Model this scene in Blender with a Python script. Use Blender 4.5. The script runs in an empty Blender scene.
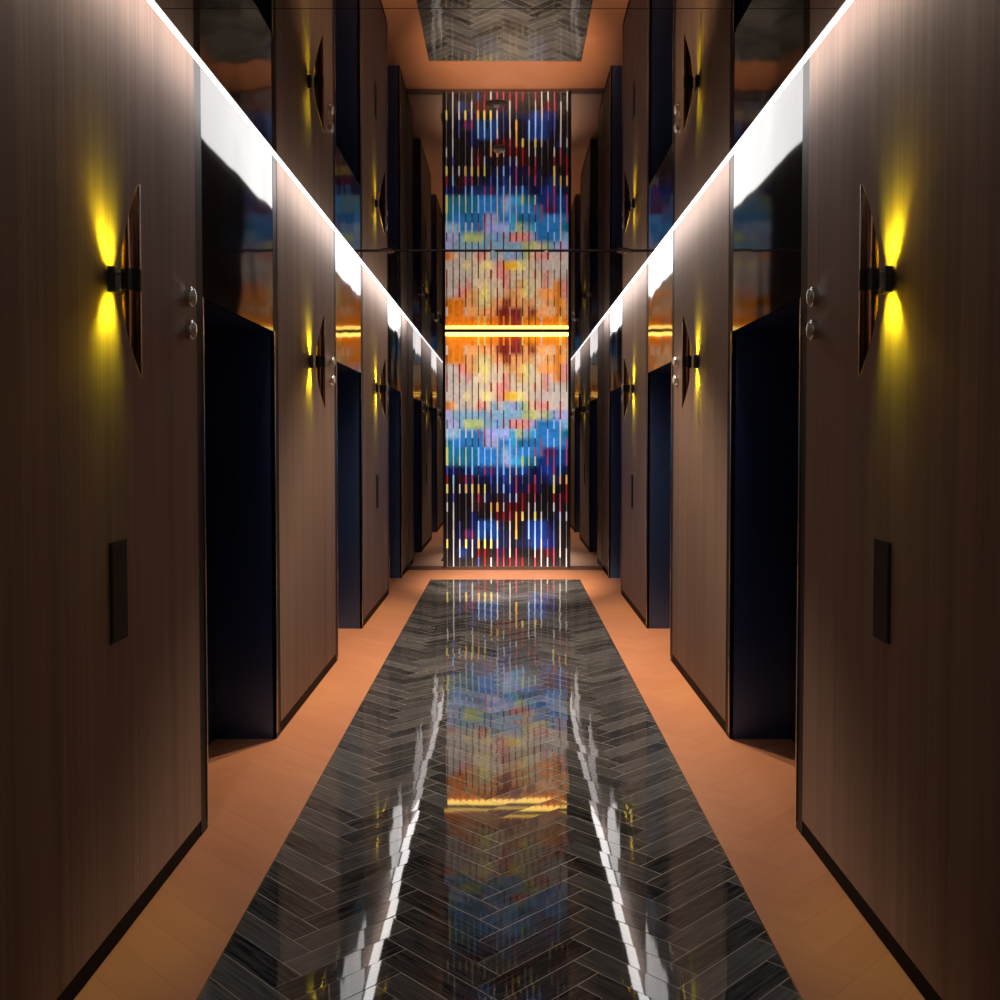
import bpy, bmesh, math, random
from mathutils import Vector, Matrix
random.seed(7)
scene = bpy.context.scene
C = scene.collection

# ------------------------------------------------------------------ camera
CAMX, CAMZ = 0.02, 1.506
cam_d = bpy.data.cameras.new('camera')
cam = bpy.data.objects.new('camera', cam_d)
C.objects.link(cam)
cam_d.sensor_width = 36.0
cam_d.lens = 36.0
cam.location = (CAMX, 0.0, CAMZ)
cam.rotation_euler = (math.radians(90.0 - 1.86), 0.0, 0.0)
cam_d.shift_x = -0.007
cam_d.shift_y = -0.0255
cam_d.clip_start = 0.02
scene.camera = cam

# ------------------------------------------------------------------ world, exposure
world = bpy.data.worlds.new('world')
scene.world = world
world.use_nodes = True
world.node_tree.nodes['Background'].inputs[0].default_value = (0.02, 0.02, 0.025, 1)
world.node_tree.nodes['Background'].inputs[1].default_value = 0.0
vs = scene.view_settings
scene.display_settings.display_device = 'sRGB'
vs.view_transform = 'Standard'
vs.look = 'None'
vs.exposure = 0.0
vs.gamma = 1.0
vs.use_curve_mapping = False
cy = scene.cycles
cy.use_denoising = True
cy.max_bounces = 10
cy.glossy_bounces = 8
cy.diffuse_bounces = 4
cy.transmission_bounces = 6
cy.sample_clamp_indirect = 4.0
cy.blur_glossy = 0.6
cy.caustics_reflective = True
cy.caustics_refractive = False

COVE = 4.6          # emission of the two perimeter light lines
ART = 0.72          # emission of the backlit artwork
ANI = 0.25           # grain direction of the brushed wall panels
BAR = 4.5           # emission of the gold light bar over the artwork
SCONCE = 12.5        # watts of each of a sconce's two lamps
AIM = 1400.0        # watts of each added fill spot aimed from the slot at the far end of the floor
DOWN = 190.0        # watts of each recessed spot in the ceiling slot

# ------------------------------------------------------------------ helpers
def lin(c):
    def f(v):
        v = v / 255.0
        return v / 12.92 if v <= 0.04045 else ((v + 0.055) / 1.055) ** 2.4
    return (f(c[0]), f(c[1]), f(c[2]), 1.0)

def mat(name, color=(0.5, 0.5, 0.5), rough=0.5, metal=0.0, **kw):
    m = bpy.data.materials.new(name)
    m.use_nodes = True
    b = m.node_tree.nodes['Principled BSDF']
    b.inputs['Base Color'].default_value = (*color, 1)
    b.inputs['Roughness'].default_value = rough
    b.inputs['Metallic'].default_value = metal
    for k, v in kw.items():
        b.inputs[k.replace('_', ' ')].default_value = v
    return m

def nd(m, kind, **inputs):
    n = m.node_tree.nodes.new(kind)
    for k, v in inputs.items():
        n.inputs[k.replace('_', ' ')].default_value = v
    return n

def lk(m, a, b):
    m.node_tree.links.new(a, b)

def bsdf(m):
    return m.node_tree.nodes['Principled BSDF']

def box(bm, x0, x1, y0, y1, z0, z1, bev=0.0):
    x0, x1 = min(x0, x1), max(x0, x1)
    y0, y1 = min(y0, y1), max(y0, y1)
    z0, z1 = min(z0, z1), max(z0, z1)
    v = [bm.verts.new(p) for p in ((x0, y0, z0), (x1, y0, z0), (x1, y1, z0), (x0, y1, z0),
                                    (x0, y0, z1), (x1, y0, z1), (x1, y1, z1), (x0, y1, z1))]
    fs = [bm.faces.new([v[i] for i in q]) for q in ((3, 2, 1, 0), (4, 5, 6, 7), (0, 1, 5, 4), (1, 2, 6, 5), (2, 3, 7, 6), (3, 0, 4, 7))]
    if bev:
        es = list({e for f in fs for e in f.edges})
        bmesh.ops.bevel(bm, geom=es, offset=bev, segments=2, affect='EDGES', profile=0.5)

def wedge(bm, prof, y0, y1):
    # a straight profile (x, z) drawn along y
    a = [bm.verts.new((x, y0, z)) for x, z in prof]
    b = [bm.verts.new((x, y1, z)) for x, z in prof]
    n = len(prof)
    bm.faces.new(a); bm.faces.new(list(reversed(b)))
    for i in range(n):
        bm.faces.new((a[i], a[(i + 1) % n], b[(i + 1) % n], b[i]))

def lathe(bm, prof, axis='x', center=(0, 0, 0), seg=32):
    """prof: list of (along axis, radius)"""
    rings = []
    for a, r in prof:
        ring = []
        for i in range(seg):
            t = 2 * math.pi * i / seg
            c, s = r * math.cos(t), r * math.sin(t)
            p = {'x': (a, c, s), 'y': (s, a, c), 'z': (c, s, a)}[axis]
            ring.append(bm.verts.new((p[0] + center[0], p[1] + center[1], p[2] + center[2])))
        rings.append(ring)
    for r0, r1 in zip(rings, rings[1:]):
        for i in range(seg):
            j = (i + 1) % seg
            bm.faces.new((r0[i], r0[j], r1[j], r1[i]))
    bm.faces.new(list(reversed(rings[0])))
    bm.faces.new(rings[-1])

def obj(name, bm, m, parent=None, smooth=False):
    me = bpy.data.meshes.new(name)
    bmesh.ops.recalc_face_normals(bm, faces=bm.faces)
    bm.to_mesh(me)
    bm.free()
    me.materials.append(m)
    if smooth:
        for p in me.polygons:
            p.use_smooth = True
        try:
            me.set_sharp_from_angle(angle=math.radians(35))
        except Exception:
            pass
    o = bpy.data.objects.new(name, me)
    C.objects.link(o)
    if parent is not None:
        o.parent = parent
    return o

def struct(name, bm, m, parent=None):
    o = obj(name, bm, m, parent)
    o['kind'] = 'structure'
    return o

def tag(o, label, cat, group=None):
    o['label'] = label
    o['category'] = cat
    if group:
        o['group'] = group
    return o

def thing(name, label, cat, loc=(0, 0, 0), rotz=0.0, group=None):
    o = bpy.data.objects.new(name, None)
    C.objects.link(o)
    o.empty_display_size = 0.1
    o.location = loc
    o.rotation_euler = (0, 0, rotz)
    return tag(o, label, cat, group)

def dup(root, loc, rotz, label, group=None):
    r = root.copy()
    C.objects.link(r)
    r.location = loc
    r.rotation_euler = (0, 0, rotz)
    r['label'] = label
    if group:
        r['group'] = group
    for ch in list(root.children):
        c = ch.copy()
        C.objects.link(c)
        c.parent = r
        for g in list(ch.children):
            d = g.copy()
            C.objects.link(d)
            d.parent = c
    return r

# ------------------------------------------------------------------ materials
def m_wall():
    m = mat('brushed_brown_veneer', (0.1, 0.07, 0.05), 0.34, 0.85)
    b = bsdf(m)
    tc = nd(m, 'ShaderNodeTexCoord')
    mp = nd(m, 'ShaderNodeMapping')
    mp.inputs['Scale'].default_value = (1.0, 42.0, 0.35)
    n1 = nd(m, 'ShaderNodeTexNoise', Scale=2.0, Detail=6.0, Roughness=0.65)
    mp2 = nd(m, 'ShaderNodeMapping')
    mp2.inputs['Scale'].default_value = (1.0, 5.0, 0.12)
    n2 = nd(m, 'ShaderNodeTexNoise', Scale=2.2, Detail=3.0)
    lk(m, tc.outputs['Object'], mp.inputs[0]); lk(m, mp.outputs[0], n1.inputs['Vector'])
    lk(m, tc.outputs['Object'], mp2.inputs[0]); lk(m, mp2.outputs[0], n2.inputs['Vector'])
    mx = nd(m, 'ShaderNodeMath'); mx.operation = 'MULTIPLY_ADD'
    mx.inputs[1].default_value = 0.6
    mul = nd(m, 'ShaderNodeMath'); mul.operation = 'MULTIPLY'; mul.inputs[1].default_value = 0.4
    lk(m, n2.outputs[0], mul.inputs[0])
    lk(m, n1.outputs[0], mx.inputs[0]); lk(m, mul.outputs[0], mx.inputs[2])
    cr = nd(m, 'ShaderNodeValToRGB')
    cr.color_ramp.elements[0].position = 0.33
    cr.color_ramp.elements[0].color = (0.165, 0.094, 0.061, 1)
    cr.color_ramp.elements[1].position = 0.68
    cr.color_ramp.elements[1].color = (0.310, 0.196, 0.140, 1)
    lk(m, mx.outputs[0], cr.inputs[0]); lk(m, cr.outputs[0], b.inputs['Base Color'])
    rr = nd(m, 'ShaderNodeMapRange')
    rr.inputs['To Min'].default_value = 0.74
    rr.inputs['To Max'].default_value = 0.86
    lk(m, n1.outputs[0], rr.inputs[0]); lk(m, rr.outputs[0], b.inputs['Roughness'])
    b.inputs['Coat Weight'].default_value = 0.25
    b.inputs['Coat Roughness'].default_value = 0.7
    b.inputs['Coat IOR'].default_value = 1.6
    tg = nd(m, 'ShaderNodeTangent'); tg.direction_type = 'RADIAL'; tg.axis = 'Z'
    lk(m, tg.outputs[0], b.inputs['Tangent'])
    b.inputs['Anisotropic'].default_value = 0.97
    b.inputs['Anisotropic Rotation'].default_value = ANI
    bp = nd(m, 'ShaderNodeBump', Strength=0.06, Distance=0.002)
    lk(m, n1.outputs[0], bp.inputs['Height']); lk(m, bp.outputs[0], b.inputs['Normal'])
    return m

def m_wavy_mirror(name, col, rough, wave, scale):
    m = mat(name, col, rough, 1.0)
    tc = nd(m, 'ShaderNodeTexCoord')
    n = nd(m, 'ShaderNodeTexNoise', Scale=scale, Detail=1.0)
    lk(m, tc.outputs['Object'], n.inputs['Vector'])
    bp = nd(m, 'ShaderNodeBump', Strength=1.0, Distance=wave)
    lk(m, n.outputs[0], bp.inputs['Height']); lk(m, bp.outputs[0], bsdf(m).inputs['Normal'])
    return m

def m_plank(name, lo, hi, rough, coat, coat_rough, grain=(3.0, 40.0), ramp=(0.1, 0.9)):
    m = mat(name, lo, rough)
    b = bsdf(m)
    uv = nd(m, 'ShaderNodeUVMap')
    at = nd(m, 'ShaderNodeAttribute'); at.attribute_name = 'plank'
    mp = nd(m, 'ShaderNodeMapping')
    mp.inputs['Scale'].default_value = (grain[0], grain[1], 1)
    n = nd(m, 'ShaderNodeTexNoise', Scale=1.0, Detail=5.0, Roughness=0.62)
    lk(m, uv.outputs[0], mp.inputs[0]); lk(m, mp.outputs[0], n.inputs['Vector'])
    ma = nd(m, 'ShaderNodeMath'); ma.operation = 'MULTIPLY_ADD'
    ma.inputs[1].default_value = 0.3
    sp = nd(m, 'ShaderNodeSeparateColor')
    lk(m, at.outputs['Color'], sp.inputs[0])
    lk(m, sp.outputs[0], ma.inputs[0])
    sb = nd(m, 'ShaderNodeMath'); sb.operation = 'SUBTRACT'; sb.inputs[1].default_value = 0.12
    lk(m, n.outputs[0], sb.inputs[0]); lk(m, sb.outputs[0], ma.inputs[2])
    cr = nd(m, 'ShaderNodeValToRGB')
    cr.color_ramp.elements[0].position = ramp[0]
    cr.color_ramp.elements[0].color = (*lo, 1)
    cr.color_ramp.elements[1].position = ramp[1]
    cr.color_ramp.elements[1].color = (*hi, 1)
    lk(m, ma.outputs[0], cr.inputs[0]); lk(m, cr.outputs[0], b.inputs['Base Color'])
    b.inputs['Coat Weight'].default_value = coat
    b.inputs['Coat Roughness'].default_value = coat_rough
    b.inputs['Coat IOR'].default_value = 1.7
    return m

def m_emit(name, col, strength):
    m = mat(name, col, 0.5)
    b = bsdf(m)
    b.inputs['Emission Color'].default_value = (*col, 1)
    b.inputs['Emission Strength'].default_value = strength
    return m

M = {}
M['wall'] = m_wall()
M['core'] = mat('dark_wall_core', (0.03, 0.026, 0.024), 0.6)
M['black'] = mat('blue_glow_lacquer', (0.09, 0.15, 0.36), 0.36, 1.0)  # dark lining; the blue glow on it is put into the metal colour
M['leaf'] = mat('black_door_steel', (0.010, 0.010, 0.013), 0.3, 0.6)
M['frame'] = mat('black_bronze', (0.008, 0.007, 0.006), 0.5, 0.0, Specular_IOR_Level=0.2)
M['edge'] = mat('polished_bronze_edge', (0.55, 0.46, 0.40), 0.22, 1.0)
M['base'] = mat('dark_base', (0.006, 0.004, 0.003), 0.6, 0.0, Specular_IOR_Level=0.05)
M['lintel'] = m_wavy_mirror('polished_dark_lintel', (0.012, 0.010, 0.010), 0.07, 0.007, 2.0)
bsdf(M['lintel']).inputs['Metallic'].default_value = 0.0
bsdf(M['lintel']).inputs['IOR'].default_value = 1.235
M['ceil'] = m_wavy_mirror('smoked_mirror_ceiling', (0.40, 0.36, 0.32), 0.015, 0.0006, 1.5)
M['smoked'] = mat('smoked_mirror', (0.30, 0.29, 0.29), 0.02, 1.0)
M['paint'] = mat('white_cove_paint', (0.8, 0.8, 0.8), 0.6)
M['tile'] = m_plank('charcoal_tile', (0.004, 0.004, 0.004), (0.205, 0.21, 0.22), 0.5, 1.0, 0.025, (5.0, 90.0), (0.25, 0.85))
M['grout'] = mat('pale_grout', (0.50, 0.47, 0.43), 0.5)
M['oak'] = m_plank('warm_oak', (0.64, 0.25, 0.11), (0.74, 0.32, 0.155), 0.42, 0.15, 0.25, (2.0, 9.0))
M['oakgap'] = mat('oak_joint', (0.30, 0.13, 0.065), 0.6)
M['brass'] = mat('brass_trim', (0.65, 0.42, 0.2), 0.25, 1.0)
M['cove'] = m_emit('cove_diffuser', (1.0, 0.97, 0.96), COVE)
M['alu'] = mat('aluminium', (0.6, 0.6, 0.6), 0.35, 1.0)
M['bar'] = m_emit('gold_light_bar', (1.0, 0.62, 0.12), BAR)
M['bronze'] = mat('sconce_bronze', (0.16, 0.085, 0.05), 0.2, 1.0)
M['gold'] = mat('gold_liner', (0.98, 0.80, 0.25), 0.4, 0.8)
M['dark'] = mat('dark_metal', (0.018, 0.014, 0.012), 0.4, 0.7)
M['bulb'] = m_emit('warm_bulb', (1.0, 0.83, 0.16), 12.0)
M['lens'] = mat('frosted_lens', (0.30, 0.29, 0.28), 0.15, 0.0, Coat_Weight=1.0)
M['chrome'] = mat('chrome', (0.75, 0.73, 0.71), 0.15, 1.0)
M['plate'] = mat('call_plate', (0.010, 0.010, 0.005), 0.5, 0.0, Specular_IOR_Level=0.1)
M['cover'] = mat('call_glass', (0.006, 0.006, 0.003), 0.45, 0.0, Specular_IOR_Level=0.1)
M['white'] = mat('white_plastic', (0.9, 0.9, 0.88), 0.3)
M['greyp'] = mat('grey_plastic', (0.16, 0.14, 0.13), 0.4)

def m_art():
    m = mat('backlit_art', (0.5, 0.5, 0.5), 0.25)
    b = bsdf(m)
    at = nd(m, 'ShaderNodeAttribute'); at.attribute_name = 'art'
    lk(m, at.outputs['Color'], b.inputs['Base Color'])
    lk(m, at.outputs['Color'], b.inputs['Emission Color'])
    b.inputs['Emission Strength'].default_value = ART
    return m
M['art'] = m_art()

# ------------------------------------------------------------------ the room
HW = 1.147                   # half width, wall face
END = 11.76                  # end wall
BACK = -3.9
H = 2.80                     # mirrored ceiling
TOP = 3.16                   # slab over the light slots
DOORS = [(-2.14 + 3.0 * k) for k in range(5)]          # opening starts: -2.14, .86, 3.86, 6.86, 9.86
OPEN = 1.17
FR = 0.085                   # width of the black frame strip on each side
LZ = 2.06                    # top of the openings
DEPTH = 0.31                 # recess depth
XO = 1.66

def panel_ranges():
    r, y = [], BACK
    for d in DOORS:
        r.append((y, d - FR)); y = d + OPEN + FR
    r.append((y, END))
    return r
PANELS = panel_ranges()
SIDES = (('left', -1), ('right', 1))

# floor planks ------------------------------------------------------
def clip(poly, x0, x1, y0, y1):
    def cut(ps, inside, inter):
        out = []
        for i in range(len(ps)):
            a, b = ps[i - 1], ps[i]
            ia, ib = inside(a), inside(b)
            if ib:
                if not ia: out.append(inter(a, b))
                out.append(b)
            elif ia: out.append(inter(a, b))
        return out
    def ix(x): return lambda a, b: (x, a[1] + (b[1] - a[1]) * (x - a[0]) / (b[0] - a[0]))
    def iy(y): return lambda a, b: (a[0] + (b[0] - a[0]) * (y - a[1]) / (b[1] - a[1]), y)
    for ins, it in ((lambda p: p[0] >= x0, ix(x0)), (lambda p: p[0] <= x1, ix(x1)),
                    (lambda p: p[1] >= y0, iy(y0)), (lambda p: p[1] <= y1, iy(y1))):
        poly = cut(poly, ins, it)
        if len(poly) < 3: return []
    return poly

def herringbone(name, rects, L, W, gap, tilt, zbase, m, phase=0.0, var=1.0):
    """45 degree herringbone, columns along y; every plank its own slightly tilted slab"""
    s = 1 / math.sqrt(2)
    bm = bmesh.new()
    uvl = bm.loops.layers.uv.new('UVMap')
    col = bm.loops.layers.float_color.new('plank')
    X0 = min(r[0] for r in rects); X1 = max(r[1] for r in rects)
    Y0 = min(r[2] for r in rects); Y1 = max(r[3] for r in rects)
    def world(u, v): return ((u - v) * s + phase, (u + v) * s)
    n = int((Y1 - Y0) / (W * math.sqrt(2))) + 20
    k0 = int(Y0 / (W * math.sqrt(2))) - 10
    for j in range(-6, 7):
        for k in range(k0, k0 + n):
            for kind in (0, 1):
                u0, v0 = k * W + j * L, k * W - j * L
                if kind == 0: q = (u0, u0 + L, v0, v0 + W)
                else: q = (u0 - W, u0, v0, v0 + L)
                g = gap / 2
                a = (q[0] + g, q[1] - g, q[2] + g, q[3] - g)
                cu, cv = (a[0] + a[1]) / 2, (a[2] + a[3]) / 2
                cx, cyy = world(cu, cv)
                if cx < X0 - L or cx > X1 + L or cyy < Y0 - L or cyy > Y1 + L: continue
                pl = [world(a[0], a[2]), world(a[1], a[2]), world(a[1], a[3]), world(a[0], a[3])]
                rnd = random.random() * var
                ta, tb = (max(-2 * tilt, min(2 * tilt, random.gauss(0, tilt))) for _ in range(2))
                lift = max(abs(ta * (p[0] - cx) + tb * (p[1] - cyy)) for p in pl)
                ou, ov = random.random() * 50, random.random() * 50
                for R in rects:
                    c = clip(pl, *R)
                    if not c: continue
                    def top(p): return (p[0], p[1], lift + ta * (p[0] - cx) + tb * (p[1] - cyy))
                    tv = [bm.verts.new(top(p)) for p in c]
                    bv = [bm.verts.new((p[0], p[1], zbase)) for p in c]
                    fs = [bm.faces.new(tv)]
                    for i in range(len(c)):
                        j2 = (i + 1) % len(c)
                        fs.append(bm.faces.new((tv[i], bv[i], bv[j2], tv[j2])))
                    for f in fs:
                        for l in f.loops:
                            p = l.vert.co
                            uu = ((p.x - phase) + p.y) * s; vv = (p.y - (p.x - phase)) * s
                            if kind: uu, vv = vv, uu
                            l[uvl].uv = (uu + ou, vv + ov)
                            l[col] = (rnd, rnd, rnd, 1)
    return struct(name, bm, m)

RUG, RUGE = 0.816, 10.91
bm = bmesh.new()
box(bm, -XO, XO, BACK - 0.1, END + 0.1, -0.12, -0.004)
floor_o = struct('floor', bm, M['oakgap'])
floor_o['label'] = 'warm oak herringbone floor border'
pl = herringbone('plank_border', [(-HW - DEPTH, -RUG - 0.004, BACK, END), (RUG + 0.004, HW + DEPTH, BACK, END),
                             (-RUG - 0.004, RUG + 0.004, RUGE + 0.004, END)], 0.62, 0.13, 0.0006, 0.0, -0.004, M['oak'], 0.12)
pl.parent = floor_o
bm = bmesh.new()
box(bm, -RUG, RUG, BACK, RUGE, -0.0042, -0.0002)
gr = struct('grout_bed', bm, M['grout'], floor_o)
ti = herringbone('charcoal_tile_inlay', [(-RUG, RUG, BACK, RUGE)], 0.396, 0.0935, 0.0032, 0.0021, -0.003, M['tile'], 0.0)
ti.parent = floor_o
bsdf(M['tile']).inputs['Specular IOR Level'].default_value = 0.0
ti['label'] = 'polished charcoal herringbone tile inlay'
bm = bmesh.new()
for x in (-RUG - 0.002, RUG + 0.002):
    box(bm, x - 0.0022, x + 0.0022, BACK, RUGE + 0.004, -0.004, 0.0008)
box(bm, -RUG, RUG, RUGE, RUGE + 0.004, -0.004, 0.0008)
struct('trim_1', bm, M['brass'])

# walls -------------------------------------------------------------
for side, s in SIDES:
    bm = bmesh.new()
    for (y0, y1) in PANELS:
        box(bm, s * (HW + 0.02), s * XO, y0 - (0 if y0 == BACK else FR - 0.021), y1 + (FR - 0.021 if y1 < END else 0), 0, TOP)
    for d in DOORS:
        box(bm, s * (HW + 0.02), s * XO, d - 0.02, d + OPEN + 0.02, LZ + 0.021, TOP)
        box(bm, s * (HW + DEPTH + 0.061), s * XO, d - 0.02, d + OPEN + 0.02, 0, LZ + 0.02)
    struct('wall_' + side, bm, M['core'])
    bm = bmesh.new()
    for (y0, y1) in PANELS:
        box(bm, s * (HW + 0.004), s * (HW + 0.02), y0, y1, 0, 0.062)
    struct('baseboard_' + side, bm, M['base'])

bm = bmesh.new(); box(bm, -XO, XO, BACK - 0.12, BACK, 0, TOP)
struct('wall_back', bm, M['core'])
bm = bmesh.new(); box(bm, -XO, XO, END + 0.02, END + 0.14, 0, TOP)
struct('wall_end', bm, M['core'])

# ceiling: mirrored sheets hung under a slab, slots along both walls
SEAM = 6.81
CE = 1.012
bm = bmesh.new()
for (y0, y1) in ((BACK, 3.028), (3.032, SEAM - 0.045), (SEAM + 0.045, END)):
    box(bm, -CE, CE, y0, y1, H, H + 0.05)
struct('ceiling', bm, M['ceil'])
bm = bmesh.new(); box(bm, -XO, XO, BACK - 0.12, END + 0.14, TOP, TOP + 0.1)
struct('ceiling_slab', bm, M['paint'])
bm = bmesh.new(); box(bm, -CE, CE, SEAM - 0.045, SEAM + 0.045, H + 0.004, H + 0.05)
struct('trim_2', bm, M['frame'])

# bottom rail of the end wall
bm = bmesh.new(); box(bm, -HW, HW, END - 0.03, END + 0.02, 0, 0.045)
struct('trim_3', bm, mat('dark_red_brown_rail', (0.05, 0.018, 0.012), 0.4))

# ------------------------------------------------------------------ doors
n = 0
names = {('left', 2): 'nearest', ('left', 3): 'middle', ('left', 4): 'farthest'}
for side, s in SIDES:
    for k, d in enumerate(DOORS):
        n += 1
        bm = bmesh.new()
        # lining of the recess: two cheeks and a soffit
        x0, x1 = s * (HW + 0.012), s * (HW + DEPTH + 0.06)
        box(bm, x0, x1, d - 0.02, d, 0, LZ + 0.02)
        box(bm, x0, x1, d + OPEN, d + OPEN + 0.02, 0, LZ + 0.02)
        box(bm, x0, x1, d, d + OPEN, LZ, LZ + 0.02)
        door = struct('door_%d' % n, bm, M['black'])
        bm = bmesh.new()
        for (a, b_) in ((d - FR + 0.003, d - 0.0), (d + OPEN, d + OPEN + FR - 0.003)):
            box(bm, s * (HW + 0.002), s * (HW + 0.02), a, b_, 0.0, TOP)
        struct('door_frame', bm, M['frame'], door)
        for (a, b_) in ((d - 0.012, d + 0.0), (d + OPEN, d + OPEN + 0.010)):
            bm = bmesh.new()
            box(bm, s * (HW - 0.003), s * (HW + 0.012), a, b_, 0.03, LZ, 0.0012)
            struct('edge_trim', bm, M['edge'], door)
        for q in range(2):
            bm = bmesh.new()
            a = d + 0.001 + q * OPEN / 2
            box(bm, s * (HW + DEPTH), s * (HW + DEPTH + 0.04), a, a + OPEN / 2 - 0.004, 0.006, LZ - 0.002, 0.003)
            struct('door_leaf', bm, M['leaf'], door)
        bm = bmesh.new()
        box(bm, s * (HW + 0.003), s * (HW + 0.018), d + 0.002, d + OPEN - 0.002, LZ, TOP)
        lp = struct('lintel_panel', bm, M['lintel'], door)
        lp['label'] = 'polished dark mirror lintel over the lift door'

# ------------------------------------------------------------------ wall cladding panels
for side, s in SIDES:
    for k, (y0, y1) in enumerate(PANELS):
        bm = bmesh.new()
        box(bm, s * HW, s * (HW + 0.018), y0 + 0.002, y1 - 0.002, 0.062, TOP, 0.0015)
        o = obj('wall_panel', bm, M['wall'])
        w = {0: 'brown wall panel on the %s at the far back end of the lobby behind the viewer',
             1: 'brown wall panel on the %s just behind the viewer',
             2: 'nearest large brown wood-grain wall panel on the %s, cut by the photo edge',
             3: 'second brown wall panel on the %s, between the nearest and middle lift doors',
             4: 'third brown wall panel on the %s, between the middle and farthest lift doors',
             5: 'narrow brown wall panel on the %s beside the end mirror'}[k] % side
        tag(o, w, 'wall panel', 'brown wall panels on the %s' % side)

# ------------------------------------------------------------------ perimeter light lines
for side, s in SIDES:
    t = thing('cove_light', 'continuous white light line along the top of the %s wall' % side, 'light', (s * CE, 0, H), 0, 'ceiling light lines')
    bm = bmesh.new(); wedge(bm, [(s * 0.0005, 0.0), (s * 0.006, 0.0), (s * 0.118, 0.20), (s * 0.0005, 0.20)], BACK, END)
    obj('housing', bm, M['alu'], t)
    bm = bmesh.new(); wedge(bm, [(s * 0.0065, -0.003), (s * 0.022, -0.003), (s * 0.130, 0.198), (s * 0.120, 0.20)], BACK, END)
    obj('diffuser', bm, M['cove'], t)

# ------------------------------------------------------------------ end wall: mirrors and artwork
AW = 0.716
AX = 0.018
for side, s in SIDES:
    bm = bmesh.new(); box(bm, s * (AW + 0.031) + AX, s * (HW - 0.001), END - 0.004, END + 0.02, 0.045, H + 0.2)
    tag(obj('wall_mirror', bm, M['smoked']), 'tall smoked mirror panel %s of the coloured artwork' % side, 'mirror', 'smoked mirrors on the end wall')

PAL = {'O': (206, 122, 26), 'o': (244, 176, 110), 'r': (126, 46, 30), 'R': (214, 42, 30), 'p': (238, 214, 180),
       'w': (212, 196, 184), 'y': (246, 226, 150), 'Y': (242, 180, 20), 'k': (240, 160, 150), 'l': (176, 176, 220),
       's': (140, 182, 210), 'g': (184, 196, 130), 'b': (42, 122, 186), 'c': (52, 164, 204), 't': (20, 108, 130),
       'd': (12, 54, 118), 'n': (8, 18, 62), 'x': (6, 6, 14), 'u': (16, 46, 122), 'm': (44, 6, 12), 'v': (56, 30, 86)}
BG = ['OOOOOOOOrrrrOOOOOOO', 'OOOooooorrrroroooOo', 'OOOooyyooroooopooOo', 'wwkooyyppoooypoooOk', 'wwwkpppppkpoyppkwOk',
      'wwwwppppkkpppppkwww', 'wwwpppypkYYyppwwwww', 'Owwwpkpswslsgpkkwww', 'lsssssssssssggwgsll', 'llsgggsssskkklbbbbs',
      'ssbbbbllllcgscbbbbt', 'tbbbbbllbbctbbbbbbb', 'tttttbbbbsbbbbbvvdd', 'tttttbbbblccttduddd', 'nnnndddvdddddnnuunn',
      'xxmnxnnnndnnnnnnunx', 'xxxnxxxnnnnnnmnxxxx', 'xxxxmmnxmnnmmxxxxxm', 'xxxxmmxmmmmmmxxxxxx', 'xxxxnxxxmmmmxxxxxnx',
      'xxxxndddnxxxnuuuxxx', 'xxxvndndnnxxnuuunxx', 'xxnnnxxnnnxnnuuunxx', 'xxdnxmmxnxxxxxmmmxx', 'xxxxxxmxmxmmxxmxxxx']
RPAL = {'W': (206, 204, 202), 'G': (112, 104, 102), 'A': (226, 172, 92), 'Y': (226, 212, 110), 'R': (140, 32, 30), 'P': (172, 66, 92),
        'D': (52, 38, 32), 'B': (150, 200, 255), 'U': (82, 92, 186), 'O': (240, 150, 40), 'S': None, 'k': (240, 150, 140), 'g': (180, 200, 80)}
RODS = ['SOOOSYYDOOOPYDDWOOYG', 'WOOWSDRRRRkPDRDSWWDG', 'DOODDDDDRRRRDDDSDDOG', 'DDRRDDYDRDDDYDDSOODD', 'RDRDDSYGGRDDDDDDDODD',
        'RDDDDDDRPRDDDDRDDDDD', 'SDDYDDYSRRYYYDDDWWDW', 'SODDDRRDDSSDDRRDRSRS', 'SDDDDDDRSDSSSDYDDDRS', 'DDDYgSDDURRRRRDSDBWS',
        'WWWWWPPUBBSWDDBSBSWS', 'WBBDDDRDWWBWDDDPBBWP', 'YBBWBBBBWWBWBBPPPPBP', 'YWWWBBBBWWBBYWWSPPBP', 'UUDBBDPPBBWWBGSUUPBD',
        'RBDPPGDUBUWPGGPGDYAA', 'YWWAYAYGWBUPDPRDDYDR', 'GUDGWPWDGGWWRGPGDRPR', 'WWDGWGGAAWRRRWWGGWPG', 'GWDGUDGWRRPAYWYWGGWW',
        'GWUGUBBBWGWADBBBDUWG', 'GWUPPBBBBGWADBBBDUWG', 'YWWYWAYYWGWGDGBWUUWG', 'GWWGWRRDPRWPDGWWPPWW', 'GWGGGURWPPRPRGPWWPGW']
NR = 25
ZB, ZT = 0.045, 2.738
rz = [ZT - (ZT - ZB) * i / NR for i in range(NR + 1)]
art = thing('wall_artwork', 'tall backlit artwork of coloured vertical rods filling the middle of the end wall', 'artwork', (AX, END - 0.03, 0))
bm = bmesh.new()
cl = bm.loops.layers.float_color.new('art')
SUBX, SUBZ = 2, 3
NCX, NCZ = 19 * SUBX, NR * SUBZ
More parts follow.
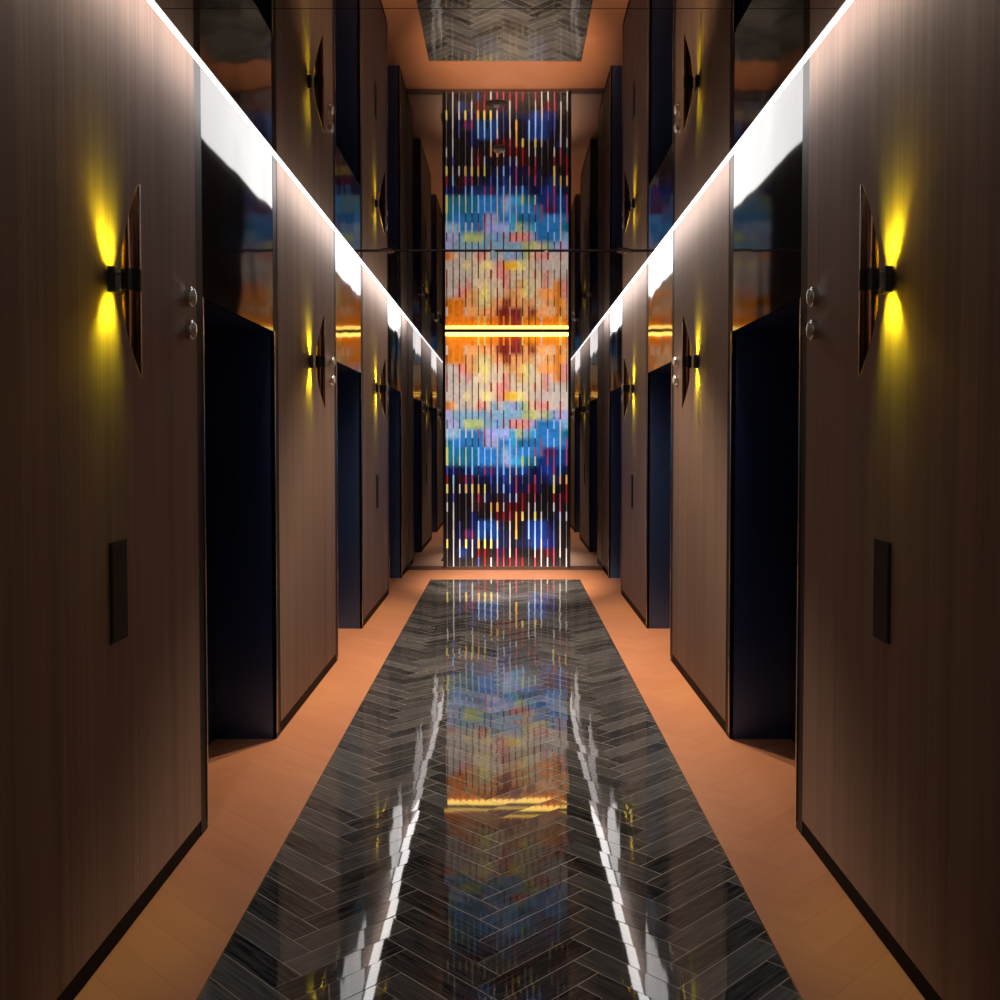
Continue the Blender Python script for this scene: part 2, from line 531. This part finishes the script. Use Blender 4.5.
def bgc(cx, czz):
    """colour of the painted ground, blended a little between cells"""
    fx = min(max(cx / SUBX - 0.5, 0), 18); fz = min(max(czz / SUBZ - 0.5, 0), NR - 1)
    i0, j0 = int(fx), int(fz); i1, j1 = min(i0 + 1, 18), min(j0 + 1, NR - 1)
    tx, tz = fx - i0, fz - j0
    def sm(t): return max(0.0, min(1.0, (t - 0.5) * 1.6 + 0.5))
    tx, tz = sm(tx), sm(tz)
    r = [0, 0, 0]
    for (i, wx) in ((i0, 1 - tx), (i1, tx)):
        for (j, wz) in ((j0, 1 - tz), (j1, tz)):
            c = lin(PAL[BG[j][i]])
            for q in range(3): r[q] += c[q] * wx * wz
    return r
grid = [[bm.verts.new((-AW + 2 * AW * i / NCX, 0.0, ZT - (ZT - ZB) * j / NCZ)) for i in range(NCX + 1)] for j in range(NCZ + 1)]
for j in range(NCZ):
    for i in range(NCX):
        f = bm.faces.new((grid[j][i], grid[j + 1][i], grid[j + 1][i + 1], grid[j][i + 1]))
        k = 0.85 + 0.3 * random.random()
        for l, (di, dj) in zip(f.loops, ((0, 0), (0, 1), (1, 1), (1, 0))):
            c = bgc(i + di, j + dj)
            l[cl] = (c[0] * k, c[1] * k, c[2] * k, 1)
bk = [bm.verts.new(p) for p in ((-AW, 0.02, ZT), (AW, 0.02, ZT), (AW, 0.02, ZB), (-AW, 0.02, ZB))]
bm.faces.new(bk)
obj('painted_ground', bm, M['art'], art)
for i in range(20):
    bm = bmesh.new()
    cl = bm.loops.layers.float_color.new('art')
    x = -AW + 0.018 + (2 * AW - 0.036) * i / 19
    for j in range(NR):
        ch = RODS[j][i]
        c = RPAL[ch]
        if c is None:
            c = PAL[BG[j][min(i, 18)]]
        w = {'W': 0.0085, 'Y': 0.0105, 'A': 0.0105, 'R': 0.009, 'P': 0.008, 'O': 0.011, 'G': 0.0045, 'D': 0.0055, 'B': 0.008, 'U': 0.007}.get(ch, 0.006)
        if j >= 11 and ch in 'WG': w *= 0.8
        w *= random.uniform(0.8, 1.15)
        c = lin(c)
        nf = len(bm.faces)
        box(bm, x - w, x + w, -0.045, -0.045 + 2 * w, rz[j + 1], rz[j])
        bm.faces.ensure_lookup_table()
        for f in bm.faces[nf:]:
            for l in f.loops: l[cl] = c
    obj('rod', bm, M['art'], art)
for s in (-1, 1):
    bm = bmesh.new()
    box(bm, s * AW, s * (AW + 0.03), -0.05, 0.03, 0.045, H)
    obj('side_frame', bm, M['frame'], art)
lb = thing('light_bar', 'glowing gold light bar across the top of the coloured artwork', 'light', (AX, END - 0.03, 0))
bm = bmesh.new(); box(bm, -AW, AW, -0.06, 0.02, 2.782, 2.80)
obj('housing', bm, mat('olive_dark', (0.05, 0.035, 0.01), 0.4, 0.6), lb)
bm = bmesh.new(); box(bm, -AW, AW, -0.055, 0.02, 2.742, 2.781, 0.006)
obj('diffuser', bm, M['bar'], lb)

# the lobby's other end has the same artwork (behind the viewer, seen in the polished door linings)
dup(art, (0, BACK + 0.03, 0), math.pi, 'matching backlit rod artwork on the back end wall behind the viewer')
dup(lb, (0, BACK + 0.03, 0), math.pi, 'gold light bar over the artwork behind the viewer')

# ------------------------------------------------------------------ sconces
def cut_tube(bm, R, r, zc, zt, zlo):
    """half of a quill shade: round tube standing on zlo, cut aslant: low on the wall side, tall on the room side"""
    seg = 40
    def hz(t): return zc + (zt - zc) * abs(math.cos(t / 2)) ** 1.65
    rows = []
    for rad in (R, r):
        lo, hi = [], []
        for i in range(seg):
            t = 2 * math.pi * i / seg
            lo.append(bm.verts.new((rad * math.cos(t), rad * math.sin(t), zlo)))
            hi.append(bm.verts.new((rad * math.cos(t), rad * math.sin(t), hz(t))))
        rows.append((lo, hi))
    (ol, oh), (il, ih) = rows
    for i in range(seg):
        j = (i + 1) % seg
        bm.faces.new((ol[i], ol[j], oh[j], oh[i]))
        bm.faces.new((il[i], ih[i], ih[j], il[j]))
        bm.faces.new((oh[i], oh[j], ih[j], ih[i]))
        bm.faces.new((ol[i], il[i], il[j], ol[j]))

SX = 0.060          # tube axis from the wall
SR = 0.027
lamp = bpy.data.lights.new('sconce_lamp', 'POINT')
lamp.energy = SCONCE
lamp.color = (0.94, 1.0, 0.02)
lamp.shadow_soft_size = 0.012
TURN = math.radians(7)      # the shade's openings face the wall and a little towards the viewer
def make_sconce(label, ys):
    t = thing('wall_sconce', label, 'wall lamp')
    for up in (1, -1):
        for nm, R, r, m in (('shade', SR, SR - 0.0015, M['bronze']), ('liner', SR - 0.0016, SR - 0.0026, M['gold'])):
            bm = bmesh.new()
            cut_tube(bm, R, r, 0.055, 0.283, 0.028)
            bmesh.ops.transform(bm, matrix=Matrix.Translation((SX, 0, 0)) @ Matrix.Rotation(ys * TURN, 4, 'Z') @ Matrix.Diagonal((1, 1, up, 1)), verts=bm.verts)
            if nm == 'shade':
                sh = obj('shade', bm, m, t, True)
            else:
                o = obj('liner', bm, m, sh, True); o['label'] = 'gold inner lining'
        bm = bmesh.new()
        lathe(bm, [(0.030, 0.006), (0.034, 0.010), (0.046, 0.010), (0.050, 0.005)], 'z', seg=16)
        bmesh.ops.transform(bm, matrix=Matrix.Translation((SX, 0, 0)) @ Matrix.Diagonal((1, 1, up, 1)), verts=bm.verts)
        obj('bulb', bm, M['bulb'], t, True)
        l = bpy.data.objects.new('sconce_light', lamp); C.objects.link(l)
        l.location = (SX, 0, up * 0.080); l.parent = t
    bm = bmesh.new()
    lathe(bm, [(-0.032, SR + 0.0005), (-0.031, SR + 0.002), (0.031, SR + 0.002), (0.032, SR + 0.0005)], 'z', (SX, 0, 0), 40)
    obj('collar', bm, M['dark'], t, True)
    bm = bmesh.new(); box(bm, 0.0005, 0.022, -0.03, 0.03, -0.038, 0.038, 0.002)
    obj('back_box', bm, M['dark'], t)
    for z in (0.022, -0.022):
        bm = bmesh.new(); lathe(bm, [(0.021, 0.006), (SX - SR + 0.001, 0.006)], 'x', (0, 0, z), 16)
        obj('pin', bm, M['chrome'], t, True)
    return t
SZ = 1.982
where = ['nearest the viewer', 'between the nearest and middle lift doors', 'between the middle and farthest lift doors']
for side, s in SIDES:
    first = None
    for k in range(3):
        lab = 'lit bronze tube wall sconce on the %s wall %s' % (side, where[k])
        loc, rz_ = (s * HW, 2.965 + 2.99 * k, SZ), (0 if s < 0 else math.pi)
        if first is None:
            first = make_sconce(lab, -s); first.location = loc; first.rotation_euler = (0, 0, rz_)
            first['group'] = 'wall sconces along the lobby'
        else:
            dup(first, loc, rz_, lab, 'wall sconces along the lobby')

# ------------------------------------------------------------------ hall lanterns
def make_lantern(label):
    t = thing('hall_lantern', label, 'signal lamp')
    bm = bmesh.new(); lathe(bm, [(0.0, 0.036), (0.018, 0.036), (0.021, 0.033)], 'x', seg=32)
    obj('ring', bm, M['chrome'], t, True)
    bm = bmesh.new(); lathe(bm, [(0.0205, 0.031), (0.026, 0.029), (0.030, 0.022), (0.032, 0.010)], 'x', seg=32)
    obj('lens', bm, M['lens'], t, True)
    return t
ln = None
dn = ['nearest', 'middle', 'farthest']
for side, s in SIDES:
    for k in range(3):
        for q, z in enumerate((2.035, 1.915)):
            lab = '%s of two round clear hall lanterns beside the %s %s lift door' % (('upper', 'lower')[q], dn[k], side)
            loc, r_ = (s * HW, 3.665 + 2.96 * k, z), (0 if s < 0 else math.pi)
            if ln is None:
                ln = make_lantern(lab); ln.location = loc; ln['group'] = 'hall lanterns beside the lift doors'
            else:
                dup(ln, loc, r_, lab, 'hall lanterns beside the lift doors')

# ------------------------------------------------------------------ call plates
cp = None
for side, s in SIDES:
    for k in (0, 2):
        lab = 'dark upright lift call plate on the %s %s wall panel' % ({0: 'nearest', 2: 'third'}[k], side)
        loc, r_ = (s * HW, 2.99 + 3.0 * k, 1.06), (0 if s < 0 else math.pi)
        if cp is None:
            cp = thing('call_plate', lab, 'call panel', group='lift call plates')
            bm = bmesh.new(); box(bm, 0.0003, 0.004, -0.063, 0.063, -0.15, 0.15, 0.001)
            obj('faceplate', bm, M['plate'], cp)
            bm = bmesh.new(); box(bm, 0.0035, 0.0055, -0.055, 0.055, -0.142, 0.142, 0.0008)
            obj('glass_cover', bm, M['cover'], cp)
            cp.location = loc; cp.rotation_euler = (0, 0, r_)
        else:
            dup(cp, loc, r_, lab, 'lift call plates')

# ------------------------------------------------------------------ ceiling fixtures
def disc(name, x, y, r, m, lab, cat, h=0.012):
    t = thing(name, lab, cat, (x, y, H))
    bm = bmesh.new(); lathe(bm, [(-h, r * 0.8), (-h * 0.6, r), (0.0, r)], 'z', seg=32)
    obj('cover', bm, m, t, True)
    bm = bmesh.new(); lathe(bm, [(-h - 0.008, r * 0.25), (-h + 0.001, r * 0.3)], 'z', seg=20)
    obj('sensor_tip', bm, M['alu'], t, True)
disc('smoke_detector', -0.79, SEAM, 0.05, M['greyp'], 'grey round ceiling detector at the left end of the dark ceiling slot', 'detector')
disc('smoke_detector', 0.81, SEAM, 0.05, M['greyp'], 'grey round ceiling detector at the right end of the dark ceiling slot', 'detector')
disc('sprinkler_head', -0.015, 4.46, 0.027, M['white'], 'small white round sprinkler head in the middle of the mirrored ceiling', 'sprinkler')

dl = bpy.data.lights.new('downlight_lamp', 'SPOT')
dl.energy = DOWN; dl.color = (1.0, 0.78, 0.58); dl.spot_size = math.radians(126); dl.spot_blend = 0.6; dl.shadow_soft_size = 0.02
al = bpy.data.lights.new('end_fill_lamp', 'SPOT')  # added second spot per fitting, only to brighten the far floor
al.energy = AIM; al.color = (1.0, 0.78, 0.58); al.spot_size = math.radians(28); al.spot_blend = 0.8; al.shadow_soft_size = 0.02
def downlight(x, y, r, lab, k=1.0):
    t = thing('recessed_downlight', lab, 'ceiling light', (x, y, H), 0, 'recessed downlights in the mirrored ceiling')
    bm = bmesh.new()
    seg = 28
    prof = [(0.0, r * 0.72), (-0.004, r * 0.75), (-0.004, r), (0.0, r)]
    rings = [[bm.verts.new((q * math.cos(2 * math.pi * i / seg), q * math.sin(2 * math.pi * i / seg), z)) for i in range(seg)] for z, q in prof]
    for a in range(4):
        r0, r1 = rings[a], rings[(a + 1) % 4]
        for i in range(seg):
            bm.faces.new((r0[i], r0[(i + 1) % seg], r1[(i + 1) % seg], r1[i]))
    obj('rim', bm, M['greyp'], t, True)
    bm = bmesh.new(); lathe(bm, [(0.0, r * 0.70), (0.0035, r * 0.70)], 'z', (0, 0, -0.003), 24)
    obj('lamp_glass', bm, M['glow'], t)
    l = bpy.data.objects.new('downlight_light', dl); C.objects.link(l)
    l.location = (0, 0, -0.03); l.parent = t
    l = bpy.data.objects.new('end_fill_light', al); C.objects.link(l)
    l.location = (0, 0, -0.03); l.parent = t
    l.rotation_euler = Vector((-0.4 * x, 10.6 - y, -H)).to_track_quat('-Z', 'Y').to_euler()
M['glow'] = m_emit('downlight_glass', (1.0, 0.85, 0.7), 0.6)
downlight(-0.075, SEAM, 0.018, 'small recessed downlight in the dark ceiling slot, left of the other one')
downlight(0.285, SEAM, 0.018, 'small recessed downlight in the dark ceiling slot, right of the other one')
disc('ceiling_speaker', -0.02, 3.87, 0.04, M['greyp'], 'dim round ceiling speaker nearer than the white sprinkler head', 'speaker', 0.004)
